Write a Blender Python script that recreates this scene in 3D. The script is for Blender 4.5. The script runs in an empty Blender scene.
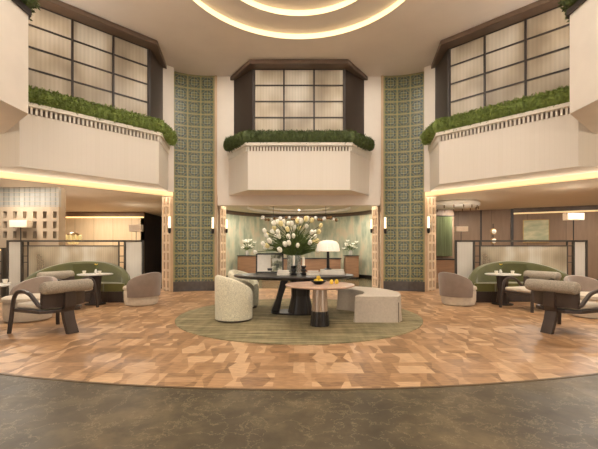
import bpy, math, random
from mathutils import Vector, Matrix
random.seed(7)
C = bpy.context.scene.collection
PI = math.pi
F = 368.0; EYE = 1.25; HOR = 250.0

# ------------------------------------------------------------------ materials
def lin(c):
    r = []
    for v in c:
        v /= 255.0
        r.append(v/12.92 if v <= .04045 else ((v+.055)/1.055)**2.4)
    return (*r, 1)
MATS = {}
class NT:
    def __init__(s, name):
        s.m = bpy.data.materials.new(name); s.m.use_nodes = True
        s.t = s.m.node_tree; s.t.nodes.clear()
        s.out = s.n('ShaderNodeOutputMaterial'); s.p = s.n('ShaderNodeBsdfPrincipled')
        s.l(s.p.outputs[0], s.out.inputs[0])
    def n(s, k, **kw):
        o = s.t.nodes.new(k)
        for a, b in kw.items(): setattr(o, a, b)
        return o
    def l(s, a, b): s.t.links.new(a, b)
    def val(s, i, v):
        if hasattr(v, 'links'): s.l(v, i)
        else: i.default_value = v
    def math(s, op, a, b=0, c=None):
        o = s.n('ShaderNodeMath', operation=op); s.val(o.inputs[0], a); s.val(o.inputs[1], b)
        if c is not None: s.val(o.inputs[2], c)
        return o.outputs[0]
    def mix(s, f, a, b):
        o = s.n('ShaderNodeMix', data_type='RGBA'); s.val(o.inputs[0], f); s.val(o.inputs[6], a); s.val(o.inputs[7], b)
        return o.outputs[2]
    def coord(s): return s.n('ShaderNodeTexCoord').outputs['Object']
    def sep(s, v):
        o = s.n('ShaderNodeSeparateXYZ'); s.l(v, o.inputs[0]); return o.outputs
    def comb(s, x, y, z=0):
        o = s.n('ShaderNodeCombineXYZ'); s.val(o.inputs[0], x); s.val(o.inputs[1], y); s.val(o.inputs[2], z); return o.outputs[0]
    def mapping(s, v, scale=(1, 1, 1), rot=(0, 0, 0)):
        o = s.n('ShaderNodeMapping'); s.l(v, o.inputs[0]); o.inputs['Scale'].default_value = scale; o.inputs['Rotation'].default_value = rot
        return o.outputs[0]
    def noise(s, v, scale, detail=3, rough=.5):
        o = s.n('ShaderNodeTexNoise'); s.l(v, o.inputs['Vector']); o.inputs['Scale'].default_value = scale
        o.inputs['Detail'].default_value = detail; o.inputs['Roughness'].default_value = rough
        return o.outputs['Fac']
    def ramp(s, f, stops):
        o = s.n('ShaderNodeValToRGB'); s.l(f, o.inputs[0]); e = o.color_ramp.elements
        while len(e) < len(stops): e.new(.5)
        for k, (p, c) in enumerate(stops): e[k].position = p; e[k].color = c
        return o.outputs[0]
    def bump(s, h, strength=.3, dist=.01):
        o = s.n('ShaderNodeBump'); s.l(h, o.inputs['Height']); o.inputs['Strength'].default_value = strength; o.inputs['Distance'].default_value = dist
        s.l(o.outputs[0], s.p.inputs['Normal'])
    def base(s, c): s.val(s.p.inputs['Base Color'], c)
    def rough(s, r): s.val(s.p.inputs['Roughness'], r)

def simple(name, col, rough=.6, var=.12, scale=8, metal=0, bump=0, trans=0, emit=None, estr=0, sheen=0, stretch=(1, 1, 1), ior=1.45):
    if name in MATS: return MATS[name]
    t = NT(name); c = lin(col)
    co = t.mapping(t.coord(), stretch)
    nz = t.noise(co, scale, 4)
    d = tuple(x*(1-var) for x in c[:3])+(1,); u = tuple(min(1, x*(1+var)) for x in c[:3])+(1,)
    t.base(t.ramp(nz, [(.3, d), (.7, u)])); t.rough(rough)
    t.p.inputs['Metallic'].default_value = metal; t.p.inputs['IOR'].default_value = ior
    t.p.inputs['Transmission Weight'].default_value = trans
    t.p.inputs['Sheen Weight'].default_value = sheen
    if bump: t.bump(nz, bump)
    if emit: t.p.inputs['Emission Color'].default_value = lin(emit); t.p.inputs['Emission Strength'].default_value = estr
    MATS[name] = t.m; return t.m

PLASTER = simple('plaster', (228, 218, 206), .8, .025, 3)
CEIL = simple('ceiling_plaster', (236, 226, 216), .8, .02, 2)
PLAST_LOW = simple('lower_plaster', (234, 220, 200), .8, .02, 3)
WHITE = simple('white_trim', (235, 228, 215), .5, .02, 3)
DARK = simple('dark_bronze', (52, 42, 36), .4, .1, 6)
BRONZE = simple('brown_bronze', (98, 80, 66), .4, .1, 6)
BLACK = simple('black_metal', (25, 23, 22), .4, .1, 10)
SCREENF = simple('screen_frame_metal', (66, 60, 52), .4, .1, 10)
DWOOD = simple('dark_wood', (62, 50, 43), .38, .25, 5, stretch=(1, 1, .2), bump=.1)
EBONY = simple('ebony_wood', (46, 41, 38), .35, .25, 5, stretch=(.3, 1, 1))
TAUPE = simple('taupe_wood', (104, 90, 78), .45, .2, 5)
PINKST = simple('pink_stone', (214, 180, 158), .22, .12, 6)
BOUCLE = simple('boucle_cream', (214, 208, 184), .95, .25, 55, bump=.9, sheen=.3)
LINEN = simple('linen_beige', (192, 180, 164), .9, .07, 30, bump=.3)
TWEED = simple('tweed_roll', (154, 144, 129), .95, .25, 60, bump=.5)
BROWNV = simple('taupe_velvet', (128, 110, 96), .8, .08, 8, sheen=.4)
CREAMV = simple('cream_upholstery', (192, 178, 158), .9, .08, 20, sheen=.2)
GREENV = simple('green_velvet', (74, 74, 30), .75, .15, 5, sheen=.5)
GREENS = simple('green_seat_velvet', (98, 94, 38), .75, .15, 5, sheen=.5)
LEAF = simple('leaf_green', (118, 134, 62), .6, .35, 12)
LEAFD = simple('dark_leaf_green', (74, 86, 42), .6, .35, 12)
STEM = simple('stem_green', (84, 98, 46), .6, .3, 12)
PETAL = simple('white_petal', (250, 246, 230), .6, .05, 20)
PETALY = simple('cream_petal', (236, 220, 160), .6, .08, 20)
YELLOW = simple('yellow_fruit', (226, 188, 60), .45, .12, 15)
PAPER = simple('paper_white', (228, 222, 210), .7, .04, 20)
PINKP = simple('book_blush', (196, 160, 138), .7, .05, 20)
SHADE = simple('lit_shade', (246, 238, 225), .8, .03, 10, emit=(255, 240, 214), estr=.28)
SHADEB = simple('fabric_shade', (226, 208, 186), .8, .03, 10, emit=(255, 226, 190), estr=.06)
TUBE = simple('lit_tube', (255, 248, 230), .5, .01, 10, emit=(255, 238, 200), estr=1.3)
LED = simple('warm_led', (255, 235, 190), .5, .01, 10, emit=(255, 214, 140), estr=1.6)
RISERGLOW = simple('ring_riser_glow', (255, 238, 200), .5, .01, 10, emit=(255, 226, 170), estr=1.25)
STRIPGLOW = simple('soft_strip_glow', (250, 225, 180), .5, .01, 10, emit=(255, 214, 150), estr=.62)
CANDLE = simple('candle_wax', (240, 234, 220), .5, .02, 10)
DESKW = simple('desk_wood', (150, 114, 86), .4, .2, 4, stretch=(.4, 1, 3))
BRASS = simple('brushed_brass', (178, 142, 84), .35, .1, 20, metal=.8)
COLTRIM = simple('column_edge_oak', (184, 156, 126), .5, .12, 8, stretch=(1, 1, .2))
JAMB = simple('jamb_oak', (224, 204, 178), .5, .1, 8, stretch=(1, 1, .2))
JAMBIN = simple('jamb_inset', (178, 152, 124), .5, .1, 8)
GREYST = simple('column_base_stone', (82, 76, 72), .3, .2, 9)
SMOKE = simple('smoked_bubble', (120, 90, 60), .15, .05, 5, trans=.3)
CRYST = simple('crystal_drop', (240, 225, 180), .1, .05, 5, emit=(255, 226, 150), estr=.25)
CERAM = simple('grey_ceramic', (200, 196, 188), .35, .04, 8)
ARTM = None
def glassmat(name, col, alpha=.35, rough=.3):
    t = NT(name); t.base(lin(col)); t.rough(rough)
    tr = t.n('ShaderNodeBsdfTransparent'); mx = t.n('ShaderNodeMixShader'); mx.inputs[0].default_value = alpha
    t.l(tr.outputs[0], mx.inputs[1]); t.l(t.p.outputs[0], mx.inputs[2]); t.l(mx.outputs[0], t.out.inputs[0])
    return t.m
VASEG = glassmat('vase_glass', (190, 196, 186), .35, .08)

def ribbed(name, cols, rib=60, emis=.0, alpha=1.0, noise=1.2, amp=.05):
    t = NT(name); co = t.coord(); x, y, z = t.sep(co)
    w = t.math('SINE', t.math('MULTIPLY', t.math('ADD', x, 0), rib))
    n1 = t.noise(t.mapping(co, (1, 1, .6)), noise, 2)
    col = t.ramp(n1, cols)
    dk = t.math('MULTIPLY_ADD', w, amp, .95)
    mm = t.n('ShaderNodeVectorMath', operation='MULTIPLY'); t.l(col, mm.inputs[0]); t.l(t.comb(dk, dk, dk), mm.inputs[1])
    t.base(mm.outputs[0]); t.rough(.35)
    if emis:
        t.l(mm.outputs[0], t.p.inputs['Emission Color']); t.p.inputs['Emission Strength'].default_value = emis
    if alpha < 1:
        tr = t.n('ShaderNodeBsdfTransparent'); mx = t.n('ShaderNodeMixShader'); mx.inputs[0].default_value = alpha
        t.l(tr.outputs[0], mx.inputs[1]); t.l(t.p.outputs[0], mx.inputs[2]); t.l(mx.outputs[0], t.out.inputs[0])
    return t.m
WPANE = ribbed('ribbed_window_glass', [(.32, lin((132, 118, 98))), (.5, lin((172, 158, 136))), (.7, lin((200, 192, 176)))], 75, .10)  # faint emission stands for the lit room behind the panes
SPANE = ribbed('reeded_screen_glass', [(.36, lin((150, 134, 108))), (.5, lin((204, 192, 166))), (.64, lin((248, 246, 240)))], 110, .08, .55)  # pale blotches and faint emission painted in for bright reflections
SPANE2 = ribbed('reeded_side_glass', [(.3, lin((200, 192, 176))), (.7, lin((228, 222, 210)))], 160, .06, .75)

def tile_mat():
    t = NT('green_mosaic_tile'); x, y, z = t.sep(t.coord()); P = .385
    fx = t.math('SUBTRACT', t.math('FRACT', t.math('DIVIDE', t.math('ADD', x, 10*P+P/2), P)), .5)
    fz = t.math('SUBTRACT', t.math('FRACT', t.math('DIVIDE', z, P)), .5)
    ax = t.math('ABSOLUTE', fx); az = t.math('ABSOLUTE', fz)
    m = t.math('MAXIMUM', ax, az); s = t.math('ADD', ax, az); mn = t.math('MINIMUM', ax, az)
    def band(v, c, w): return t.math('LESS_THAN', t.math('ABSOLUTE', t.math('SUBTRACT', v, c)), w)
    nz = t.noise(t.coord(), 9, 3)
    ground = t.ramp(nz, [(.3, lin((74, 88, 72))), (.7, lin((102, 110, 88)))])
    ol = lin((144, 134, 88)); bl = lin((58, 70, 70)); pale = lin((148, 150, 128))
    c = t.mix(band(m, .31, .045), ground, bl)
    c = t.mix(band(m, .20, .02), c, pale)
    c = t.mix(t.math('LESS_THAN', s, .10), c, bl)
    c = t.mix(band(mn, 0, .025), c, ol)
    c = t.mix(band(s, .56, .03), c, ol)
    c = t.mix(t.math('GREATER_THAN', s, .86), c, lin((150, 138, 66)))
    c = t.mix(t.math('GREATER_THAN', s, .95), c, lin((88, 92, 56)))
    c = t.mix(band(m, .475, .022), c, lin((150, 140, 98)))
    t.base(c); t.rough(.35); return t.m
TILE = tile_mat()

def parquet():
    t = NT('parquet_floor'); co = t.coord(); P = .36
    x, y, z = t.sep(t.mapping(co, (1, 1, 1), (0, 0, R(45) if False else 0)))
    u = t.math('DIVIDE', t.math('ADD', x, 60), P); v = t.math('DIVIDE', t.math('ADD', y, 60), P*1.0)
    # shift alternate rows by a half block
    row = t.math('FLOOR', v); u = t.math('ADD', u, t.math('MULTIPLY', t.math('MODULO', row, 2), .5))
    cu = t.math('FLOOR', u); fu = t.math('FRACT', u); fv = t.math('FRACT', v)
    a = t.math('ABSOLUTE', t.math('SUBTRACT', fu, .5)); b = t.math('ABSOLUTE', t.math('SUBTRACT', fv, .5))
    inner = t.math('LESS_THAN', t.math('ADD', a, t.math('MULTIPLY', b, .35)), .42)     # elongated diamond-ended block
    par = t.math('MODULO', t.math('ADD', cu, row), 2)
    pu = t.math('FLOOR', t.math('MULTIPLY', fu, 3)); pv = t.math('FLOOR', t.math('MULTIPLY', fv, 3))
    m1 = t.n('ShaderNodeMix'); t.l(par, m1.inputs[0]); t.l(pu, m1.inputs[2]); t.l(pv, m1.inputs[3])
    wn = t.n('ShaderNodeTexWhiteNoise'); wn.noise_dimensions = '3D'
    key = t.comb(t.math('ADD', cu, t.math('MULTIPLY', inner, 17.3)), row, t.math('MULTIPLY', m1.outputs[0], .6)); t.l(key, wn.inputs['Vector'])
    wn2 = t.n('ShaderNodeTexWhiteNoise'); wn2.noise_dimensions = '3D'
    t.l(t.comb(t.math('ADD', cu, t.math('MULTIPLY', inner, 17.3)), row, 0), wn2.inputs['Vector'])
    r = t.math('ADD', t.math('MULTIPLY', wn.outputs['Value'], .5), t.math('MULTIPLY', wn2.outputs['Value'], .5))
    col = t.ramp(r, [(.15, lin((124, 91, 62))), (.4, lin((150, 113, 79))), (.6, lin((170, 132, 96))), (.86, lin((202, 168, 132)))])
    g = t.noise(t.mapping(co, (3, 14, 1)), 3, 4)
    gm = t.mix(.22, col, t.ramp(g, [(.35, lin((100, 66, 38))), (.65, lin((226, 184, 138)))]))
    t.base(gm); t.rough(t.math('MULTIPLY_ADD', g, .15, .3)); t.p.inputs['Specular IOR Level'].default_value = .4
    return t.m
def R(d): return math.radians(d)
WOODFL = parquet()
def marble():
    t = NT('dark_marble_floor'); co = t.coord()
    n = t.noise(co, 1.3, 9, .68); n2 = t.noise(co, 3.4, 8, .65)
    c = t.ramp(n, [(.3, lin((56, 48, 36))), (.5, lin((80, 70, 52))), (.68, lin((112, 98, 74)))])
    v = t.math('ABSOLUTE', t.math('SUBTRACT', n2, .5))
    vein = t.math('LESS_THAN', v, .006)
    c = t.mix(t.math('MULTIPLY', vein, .35), c, lin((160, 146, 118)))
    t.base(c); t.rough(t.math('MULTIPLY_ADD', n2, .25, .3)); t.p.inputs['Specular IOR Level'].default_value = .3; return t.m
MARBLE = marble()
REARFL = simple('rear_olive_marble', (112, 98, 70), .2, .3, 3)
def rugmat():
    t = NT('olive_brushstroke_rug'); co = t.coord()
    n = t.noise(t.mapping(co, (.55, 5, 1), (0, 0, R(18))), 2.2, 5, .6); n2 = t.noise(t.mapping(co, (5, .8, 1), (0, 0, R(-25))), 1.6, 4, .6)
    c = t.ramp(n, [(.32, lin((88, 82, 56))), (.5, lin((132, 120, 86))), (.66, lin((176, 160, 124)))])
    c = t.mix(.35, c, t.ramp(n2, [(.35, lin((92, 88, 60))), (.65, lin((150, 136, 104)))]))
    t.base(c); t.rough(.95); t.bump(t.noise(co, 120, 2), .5); return t.m
RUG = rugmat()
def watercolour():
    t = NT('watercolour_wall'); co = t.coord(); x, y, z = t.sep(co)
    ang = t.math('ARCTAN2', y, x)
    v = t.comb(t.math('MULTIPLY', ang, 5.5), t.math('MULTIPLY', z, .55), 0)
    n = t.noise(v, 2.2, 3, .55); n2 = t.noise(t.comb(t.math('MULTIPLY', ang, 60), t.math('MULTIPLY', z, .5), 0), 1, 3)
    c = t.ramp(n, [(.36, lin((214, 198, 168))), (.47, lin((198, 198, 170))), (.58, lin((170, 176, 150))), (.72, lin((142, 156, 136)))])
    c = t.mix(.18, c, t.ramp(n2, [(.4, lin((156, 164, 144))), (.6, lin((222, 210, 184)))]))
    t.base(c); t.rough(.6); return t.m
WATER = watercolour()
def panelled(name, c1, c2, period, groove=.012, stretch=(2, 2, .25), dark=.35, rough=.5):
    t = NT(name); co = t.coord(); x, y, z = t.sep(co)
    f = t.math('FRACT', t.math('DIVIDE', t.math('ADD', x, 50), period))
    g = t.math('LESS_THAN', f, groove/period)
    n = t.noise(t.mapping(co, stretch), 5, 4)
    cell = t.n('ShaderNodeTexWhiteNoise'); cell.noise_dimensions = '1D'; t.l(t.math('FLOOR', t.math('DIVIDE', t.math('ADD', x, 50), period)), cell.inputs['W'])
    k = t.math('ADD', t.math('MULTIPLY', n, .6), t.math('MULTIPLY', cell.outputs['Value'], .4))
    c = t.ramp(k, [(.3, lin(c1)), (.7, lin(c2))])
    t.base(t.mix(g, c, tuple(v*dark for v in lin(c1)[:3])+(1,))); t.rough(rough); return t.m
WALLBEIGE = panelled('beige_panel_wall', (196, 168, 130), (210, 184, 146), .85)
WALLWOOD = panelled('walnut_panel_wall', (132, 106, 82), (150, 122, 96), 1.3)
REED = panelled('reeded_plaster', (227, 218, 205), (229, 220, 208), .09, .005, dark=.96)
BLOCK = panelled('glass_block', (136, 134, 126), (154, 150, 142), .14, .035, dark=.7)
PANELW = simple('niche_wall_panel', (166, 148, 126), .7, .03, 5)

# ------------------------------------------------------------------ mesh builder
class MB:
    def __init__(s): s.v = []; s.f = []
    def add(s, vs, fs, M=None):
        b = len(s.v)
        for p in vs:
            p = Vector(p)
            s.v.append(M @ p if M else p)
        s.f += [tuple(b+i for i in f) for f in fs]; return s
    def box(s, c, d, rz=0, M=None):
        x, y, z = (k/2 for k in d)
        vs = [(sx*x, sy*y, sz*z) for sz in (-1, 1) for sy in (-1, 1) for sx in (-1, 1)]
        T = Matrix.Translation(c) @ Matrix.Rotation(rz, 4, 'Z')
        if M: T = T @ M
        return s.add(vs, [(0, 2, 3, 1), (4, 5, 7, 6), (0, 1, 5, 4), (2, 6, 7, 3), (0, 4, 6, 2), (1, 3, 7, 5)], T)
    def bb(s, x0, x1, y0, y1, z0, z1): return s.box(((x0+x1)/2, (y0+y1)/2, (z0+z1)/2), (x1-x0, y1-y0, z1-z0))
    def prism(s, poly, z0, z1, M=None):
        n = len(poly)
        a = sum(poly[i][0]*poly[(i+1) % n][1]-poly[(i+1) % n][0]*poly[i][1] for i in range(n))
        if a < 0: poly = poly[::-1]
        vs = [(p[0], p[1], z0) for p in poly]+[(p[0], p[1], z1) for p in poly]
        fs = [tuple(range(n-1, -1, -1)), tuple(range(n, 2*n))]+[(i, (i+1) % n, (i+1) % n+n, i+n) for i in range(n)]
        return s.add(vs, fs, M)
    def lathe(s, prof, c=(0, 0, 0), n=24, sx=1, sy=1, flute=0, nf=0, M=None):
        vs = []; m = len(prof)
        for k in range(n):
            a = 2*PI*k/n; q = 1+flute*math.cos(nf*a)
            for r, z in prof: vs.append((c[0]+r*q*sx*math.cos(a), c[1]+r*q*sy*math.sin(a), c[2]+z))
        fs = [(k*m+j, ((k+1) % n)*m+j, ((k+1) % n)*m+j+1, k*m+j+1) for k in range(n) for j in range(m-1)]
        fs.append(tuple(k*m for k in range(n))[::-1]); fs.append(tuple(k*m+m-1 for k in range(n)))
        return s.add(vs, fs, M)
    def tube(s, pts, r, n=8, flat=1.0):
        pts = [Vector(p) for p in pts]; rs = r if isinstance(r, (list, tuple)) else [r]*len(pts)
        vs = []; up0 = None
        for i, p in enumerate(pts):
            d = (pts[min(i+1, len(pts)-1)]-pts[max(i-1, 0)]).normalized()
            if up0 is None:
                h = Vector((0, 0, 1)) if abs(d.z) < .9 else Vector((1, 0, 0)); a = d.cross(h).normalized()
            else: a = (up0-d*up0.dot(d)).normalized()
            up0 = a; b = d.cross(a)
            for k in range(n):
                t = 2*PI*k/n+PI/4; vs.append(p+a*(rs[i]*flat*math.cos(t))+b*(rs[i]*math.sin(t)))
        m = len(pts)
        fs = [(i*n+k, i*n+(k+1) % n, (i+1)*n+(k+1) % n, (i+1)*n+k) for i in range(m-1) for k in range(n)]
        fs.append(tuple(range(n-1, -1, -1))); fs.append(tuple((m-1)*n+k for k in range(n)))
        return s.add(vs, fs)
    def ball(s, c, r, n=10, m=7, M=None):
        rr = r if isinstance(r, tuple) else (r, r, r)
        prof = [(max(.001, math.sin(PI*j/m)), -math.cos(PI*j/m)) for j in range(m+1)]
        T = Matrix.Translation(c)
        if M: T = T @ M
        T = T @ Matrix.Diagonal((rr[0], rr[1], rr[2], 1))
        return s.lathe(prof, n=n, M=T)
    def shell(s, ri, ro, a0, a1, z0, top, n=28, sx=1, sy=1, rnd=.03, lean=0):
        """upright curved wall between two radii; top(t) gives its height, its rim is rounded"""
        vs = []; m = 8
        for k in range(n+1):
            t = k/n; a = a0+(a1-a0)*t; zt = top(t); w = ro-ri; rm = (ro+ri)/2
            prof = [(ri, z0), (ri, zt-rnd), (ri+w*.15, zt-rnd*.3), (rm, zt), (ro-w*.15, zt-rnd*.3), (ro, zt-rnd), (ro, (z0+zt)/2), (ro*.985, z0)]
            for r, z in prof:
                r2 = r+lean*(z-z0)
                vs.append((r2*sx*math.cos(a), r2*sy*math.sin(a), z))
        fs = [(k*m+j, (k+1)*m+j, (k+1)*m+(j+1) % m, k*m+(j+1) % m) for k in range(n) for j in range(m)]
        fs.append(tuple(range(m))[::-1]); fs.append(tuple(n*m+j for j in range(m)))
        return s.add(vs, fs)
    def build(s, name, mat, parent=None, loc=(0, 0, 0), rz=0, smooth=False, bevel=0, sub=0):
        me = bpy.data.meshes.new(name); me.from_pydata([tuple(v) for v in s.v], [], s.f); me.materials.append(mat)
        import bmesh
        b = bmesh.new(); b.from_mesh(me); bmesh.ops.recalc_face_normals(b, faces=b.faces); b.to_mesh(me); b.free()
        o = bpy.data.objects.new(name, me); C.objects.link(o); o.location = loc; o.rotation_euler = (0, 0, rz)
        if parent: o.parent = parent
        if smooth:
            for p in me.polygons: p.use_smooth = True
            if smooth != 'all': me.set_sharp_from_angle(angle=R(38))
        if bevel:
            m = o.modifiers.new('b', 'BEVEL'); m.width = bevel; m.segments = 2; m.limit_method = 'ANGLE'
        if sub:
            m = o.modifiers.new('s', 'SUBSURF'); m.levels = m.render_levels = sub
        return o
def tag(o, label, cat, group=None):
    o['label'] = label; o['category'] = cat
    if group: o['group'] = group
    return o
def thing(name, label, cat, loc=(0, 0, 0), rz=0, group=None):
    o = bpy.data.objects.new(name, None); C.objects.link(o); o.location = loc; o.rotation_euler = (0, 0, rz)
    return tag(o, label, cat, group)
def struct(name, mb, mat, **k):
    o = mb.build(name, mat, **k)
    if not k.get('parent'): o['kind'] = 'structure'
    return o
def dup(root, loc, rz, label, group=None):
    r = root.copy(); C.objects.link(r); r.location = loc; r.rotation_euler = (0, 0, rz); r['label'] = label
    if group: r['group'] = group
    for ch in list(root.children):
        c = ch.copy(); C.objects.link(c); c.parent = r
        for g in list(ch.children):
            d = g.copy(); C.objects.link(d); d.parent = c
    return r

# ------------------------------------------------------------------ room shell
OY = 3.8; AP = 7.5; HC = 6.58; HL = 2.95; HALF = AP*math.tan(R(22.5))
def fw(k, u, v):      # facet k (0 = facing the camera, + = to the right), u along, v outward
    a = R(45*k); return (u*math.cos(a)+v*math.sin(a), OY-u*math.sin(a)+v*math.cos(a))
def facet_empty_loc(k): return (0, OY, 0), -R(45*k)

# floors
m = MB(); m.bb(-14.2, 14.2, -5, 19.5, -.12, 0); struct('floor', m, MARBLE)
m = MB(); m.prism([(10.9*math.cos(2*PI*i/160), 14.2+10.9*math.sin(2*PI*i/160)) for i in range(160) if 14.2+10.9*math.sin(2*PI*i/160) < 18.9 ], .0, .004)
struct('floor_parquet', m, WOODFL)
m = MB()
N = 160; pts = [(10.9*math.cos(2*PI*i/N), 14.2+10.9*math.sin(2*PI*i/N)) for i in range(N+1)]
for i in range(N):
    if pts[i][1] < 14:
        (x0, y0), (x1, y1) = pts[i], pts[i+1]
        k = 10.93/10.9
        m.prism([(x0, y0), (x1, y1), (x1*k, 14.2+(y1-14.2)*k), (x0*k, 14.2+(y0-14.2)*k)], .0, .005)
struct('trim_1', m, simple('threshold_strip', (96, 76, 52), .5, .1, 8))
m = MB(); m.prism([(-6.2, 11.9), (6.2, 11.9), (7, 18.8), (-7, 18.8)], .004, .008); struct('floor_rear', m, REARFL)

# main ceiling with two stepped lit rings
RC = (0, 6.8); n = 96
def ring(r0, r1, z0, z1, cen=RC, rect=None):
    vs = []; 
    for k in range(n):
        a = 2*PI*k/n
        vs.append((cen[0]+r0*math.cos(a), cen[1]+r0*math.sin(a), z0)); vs.append((cen[0]+r1*math.cos(a), cen[1]+r1*math.sin(a), z1))
    return vs, [(2*k, 2*((k+1) % n), 2*((k+1) % n)+1, 2*k+1) for k in range(n)]
m = MB(); m.add(*ring(2.5, 13.5, HC, HC)); m.add(*ring(1.78, 2.5, HC+.13, HC+.13))
m.add(*ring(.001, 1.78, HC+.26, HC+.26)); m.add(*ring(13.5, 13.5, HC, HC+.5)); m.add(*ring(.001, 13.5, HC+.5, HC+.5))
ceil = struct('ceiling', m, CEIL)
m = MB(); m.add(*ring(2.5, 2.5, HC, HC+.13)); struct('trim_2', m, RISERGLOW)  # riser face glows itself in place of the hidden LED
m = MB(); m.add(*ring(1.78, 1.78, HC+.13, HC+.26)); struct('trim_3', m, RISERGLOW)

# lower gallery ceiling around the octagon
m = MB()
for k in (-2, -1, 0, 1, 2):
    a = fw(k, -HALF-.12, AP+.32); b = fw(k, HALF+.12, AP+.32); s_ = 2.6
    c = (b[0]*s_, OY+(b[1]-OY)*s_); d = (a[0]*s_, OY+(a[1]-OY)*s_)
    m.prism([a, b, c, d], HL, HL+.15)
struct('ceiling_gallery', m, PLAST_LOW)
# rear hall tray ring
m = MB(); n0 = 72
for r0, r1, z0, z1 in ((2.0, 2.25, HL-.09, HL), (1.2, 1.35, HL-.05, HL)):
    vs = []
    for k in range(n0):
        a = 2*PI*k/n0
        for r, z in ((r0, z1), (r0, z0), (r1, z0), (r1+.12, z1)): vs.append((r*math.cos(a), 14.3+r*math.sin(a), z))
    m.add(vs, [(k*4+j, ((k+1) % n0)*4+j, ((k+1) % n0)*4+j+1, k*4+j+1) for k in range(n0) for j in range(3)])
struct('trim_4', m, PLASTER, smooth=True)

# octagon upper walls, one per facet
SIDE = {-3: 'rear_left', -2: 'left', -1: 'front_left', 0: 'centre', 1: 'front_right', 2: 'right', 3: 'rear_right'}
for k in (-2, -1, 0, 1, 2):
    loc, rz = facet_empty_loc(k)
    m = MB(); H2 = HALF+.04
    lo, hi = {-2: (-H2, H2), -1: (-H2, 2.33), 0: (-2.53, 2.53), 1: (-2.33, H2), 2: (-H2, H2)}[k]
    m.bb(lo, hi, AP, AP+.42, HL, HC)
    if k == 0: m.bb(-2.50, 2.50, AP, AP+.25, 2.62, HL)
    struct('wall_'+SIDE[k], m, PLASTER, loc=loc, rz=rz)
    if abs(k) == 2: continue
    # projecting balcony front
    m = MB(); m.prism([(-2.16, AP), (-1.43, 6.5), (1.43, 6.5), (2.16, AP)], 2.93, 4.02)
    struct('wall_balcony_'+SIDE[k], m, REED, loc=loc, rz=rz)
    # ledge, and a strip glowing itself in place of the side galleries' lit lip
    if k:
        l_, h_ = (-3.0, 2.3) if k < 0 else (-2.3, 3.0); m = MB(); m.bb(l_, h_, AP+.03, AP+.10, 2.80, HL); struct('trim_%d' % (20+k), m, PLASTER, loc=loc, rz=rz)
        m = MB(); m.bb(l_, h_, AP-.01, AP+.02, 2.81, 2.93); struct('trim_%d' % (25+k), m, STRIPGLOW, loc=loc, rz=rz)
    # dentil frieze and cap
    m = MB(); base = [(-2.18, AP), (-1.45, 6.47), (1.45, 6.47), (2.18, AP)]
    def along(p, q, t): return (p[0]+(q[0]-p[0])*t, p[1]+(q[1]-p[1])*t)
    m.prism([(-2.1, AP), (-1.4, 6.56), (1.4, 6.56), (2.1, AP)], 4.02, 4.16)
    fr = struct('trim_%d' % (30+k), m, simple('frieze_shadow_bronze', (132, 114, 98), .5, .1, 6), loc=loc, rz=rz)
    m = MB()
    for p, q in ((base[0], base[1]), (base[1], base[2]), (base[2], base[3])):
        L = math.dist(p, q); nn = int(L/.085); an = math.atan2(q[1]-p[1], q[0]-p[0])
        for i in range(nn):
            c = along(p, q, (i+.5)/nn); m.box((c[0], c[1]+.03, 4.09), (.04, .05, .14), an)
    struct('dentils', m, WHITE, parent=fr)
    m = MB()
    o_ = [(-2.22, AP), (-1.48, 6.42), (1.48, 6.42), (2.22, AP)]; i_ = [(2.05, AP), (1.36, 6.62), (-1.36, 6.62), (-2.05, AP)]
    for j in range(3):
        a, b = o_[j], o_[j+1]; c, d = i_[2-j], i_[3-j]
        m.prism([a, b, c, d], 4.16, 4.24)
    struct('rail_cap', m, WHITE, parent=fr)
    # bay window
    WY = 6.8; WX = 1.30
    m = MB()
    m.prism([(-2.0, AP), (-WX-.04, WY), (-WX+.04, WY), (-WX+.04, WY+.12), (-1.85, AP)], 4.2, HC-.02)
    m.prism([(2.0, AP), (WX+.04, WY), (WX-.04, WY), (WX-.04, WY+.12), (1.85, AP)], 4.2, HC-.02)
    w = struct('window_%d' % (k+2), m, DARK, loc=loc, rz=rz)
    m = MB(); m.prism([(-2.12, AP), (-1.38, 6.46), (1.38, 6.46), (2.12, AP)], HC-.13, HC-.005); struct('cornice', m, BRONZE, parent=w, bevel=.02)
    m = MB(); z0, z1 = 4.6, 6.45
    for i in range(4):
        x = -WX+i*2*WX/3; m.bb(x-.022, x+.022, WY-.03, WY+.05, 4.5, z1)
    for i in range(5):
        z = z0+(z1-z0)*i/4; m.bb(-WX, WX, WY-.02, WY+.04, z-.016, z+.016)
    struct('mullions', m, DARK, parent=w)
    m = MB(); m.bb(-WX, WX, WY+.005, WY+.025, 4.5, z1); struct('pane', m, WPANE, parent=w)
    m = MB(); m.bb(-WX-.1, WX+.1, WY-.12, WY+.03, 4.3, 4.6); struct('sill', m, WHITE, parent=w)

# near side balconies running toward the camera
for s, nm in ((-1, 'left'), (1, 'right')):
    m = MB(); e = 4.67
    m.prism([(s*e, -1.5), (s*e, 6.35), (s*6.3, 7.72), (s*7.6, 7.0), (s*7.6, -1.5)], 3.6, 5.3)
    struct('wall_near_balcony_'+nm, m, PLASTER)
    m = MB(); m.prism([(s*(e-.04), -1.5), (s*(e-.04), 6.37), (s*6.3, 7.76), (s*6.5, 7.6), (s*4.9, 6.2), (s*4.9, -1.5)], 5.3, 5.4)
    struct('trim_%d' % (42+s), m, DARK)

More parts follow.
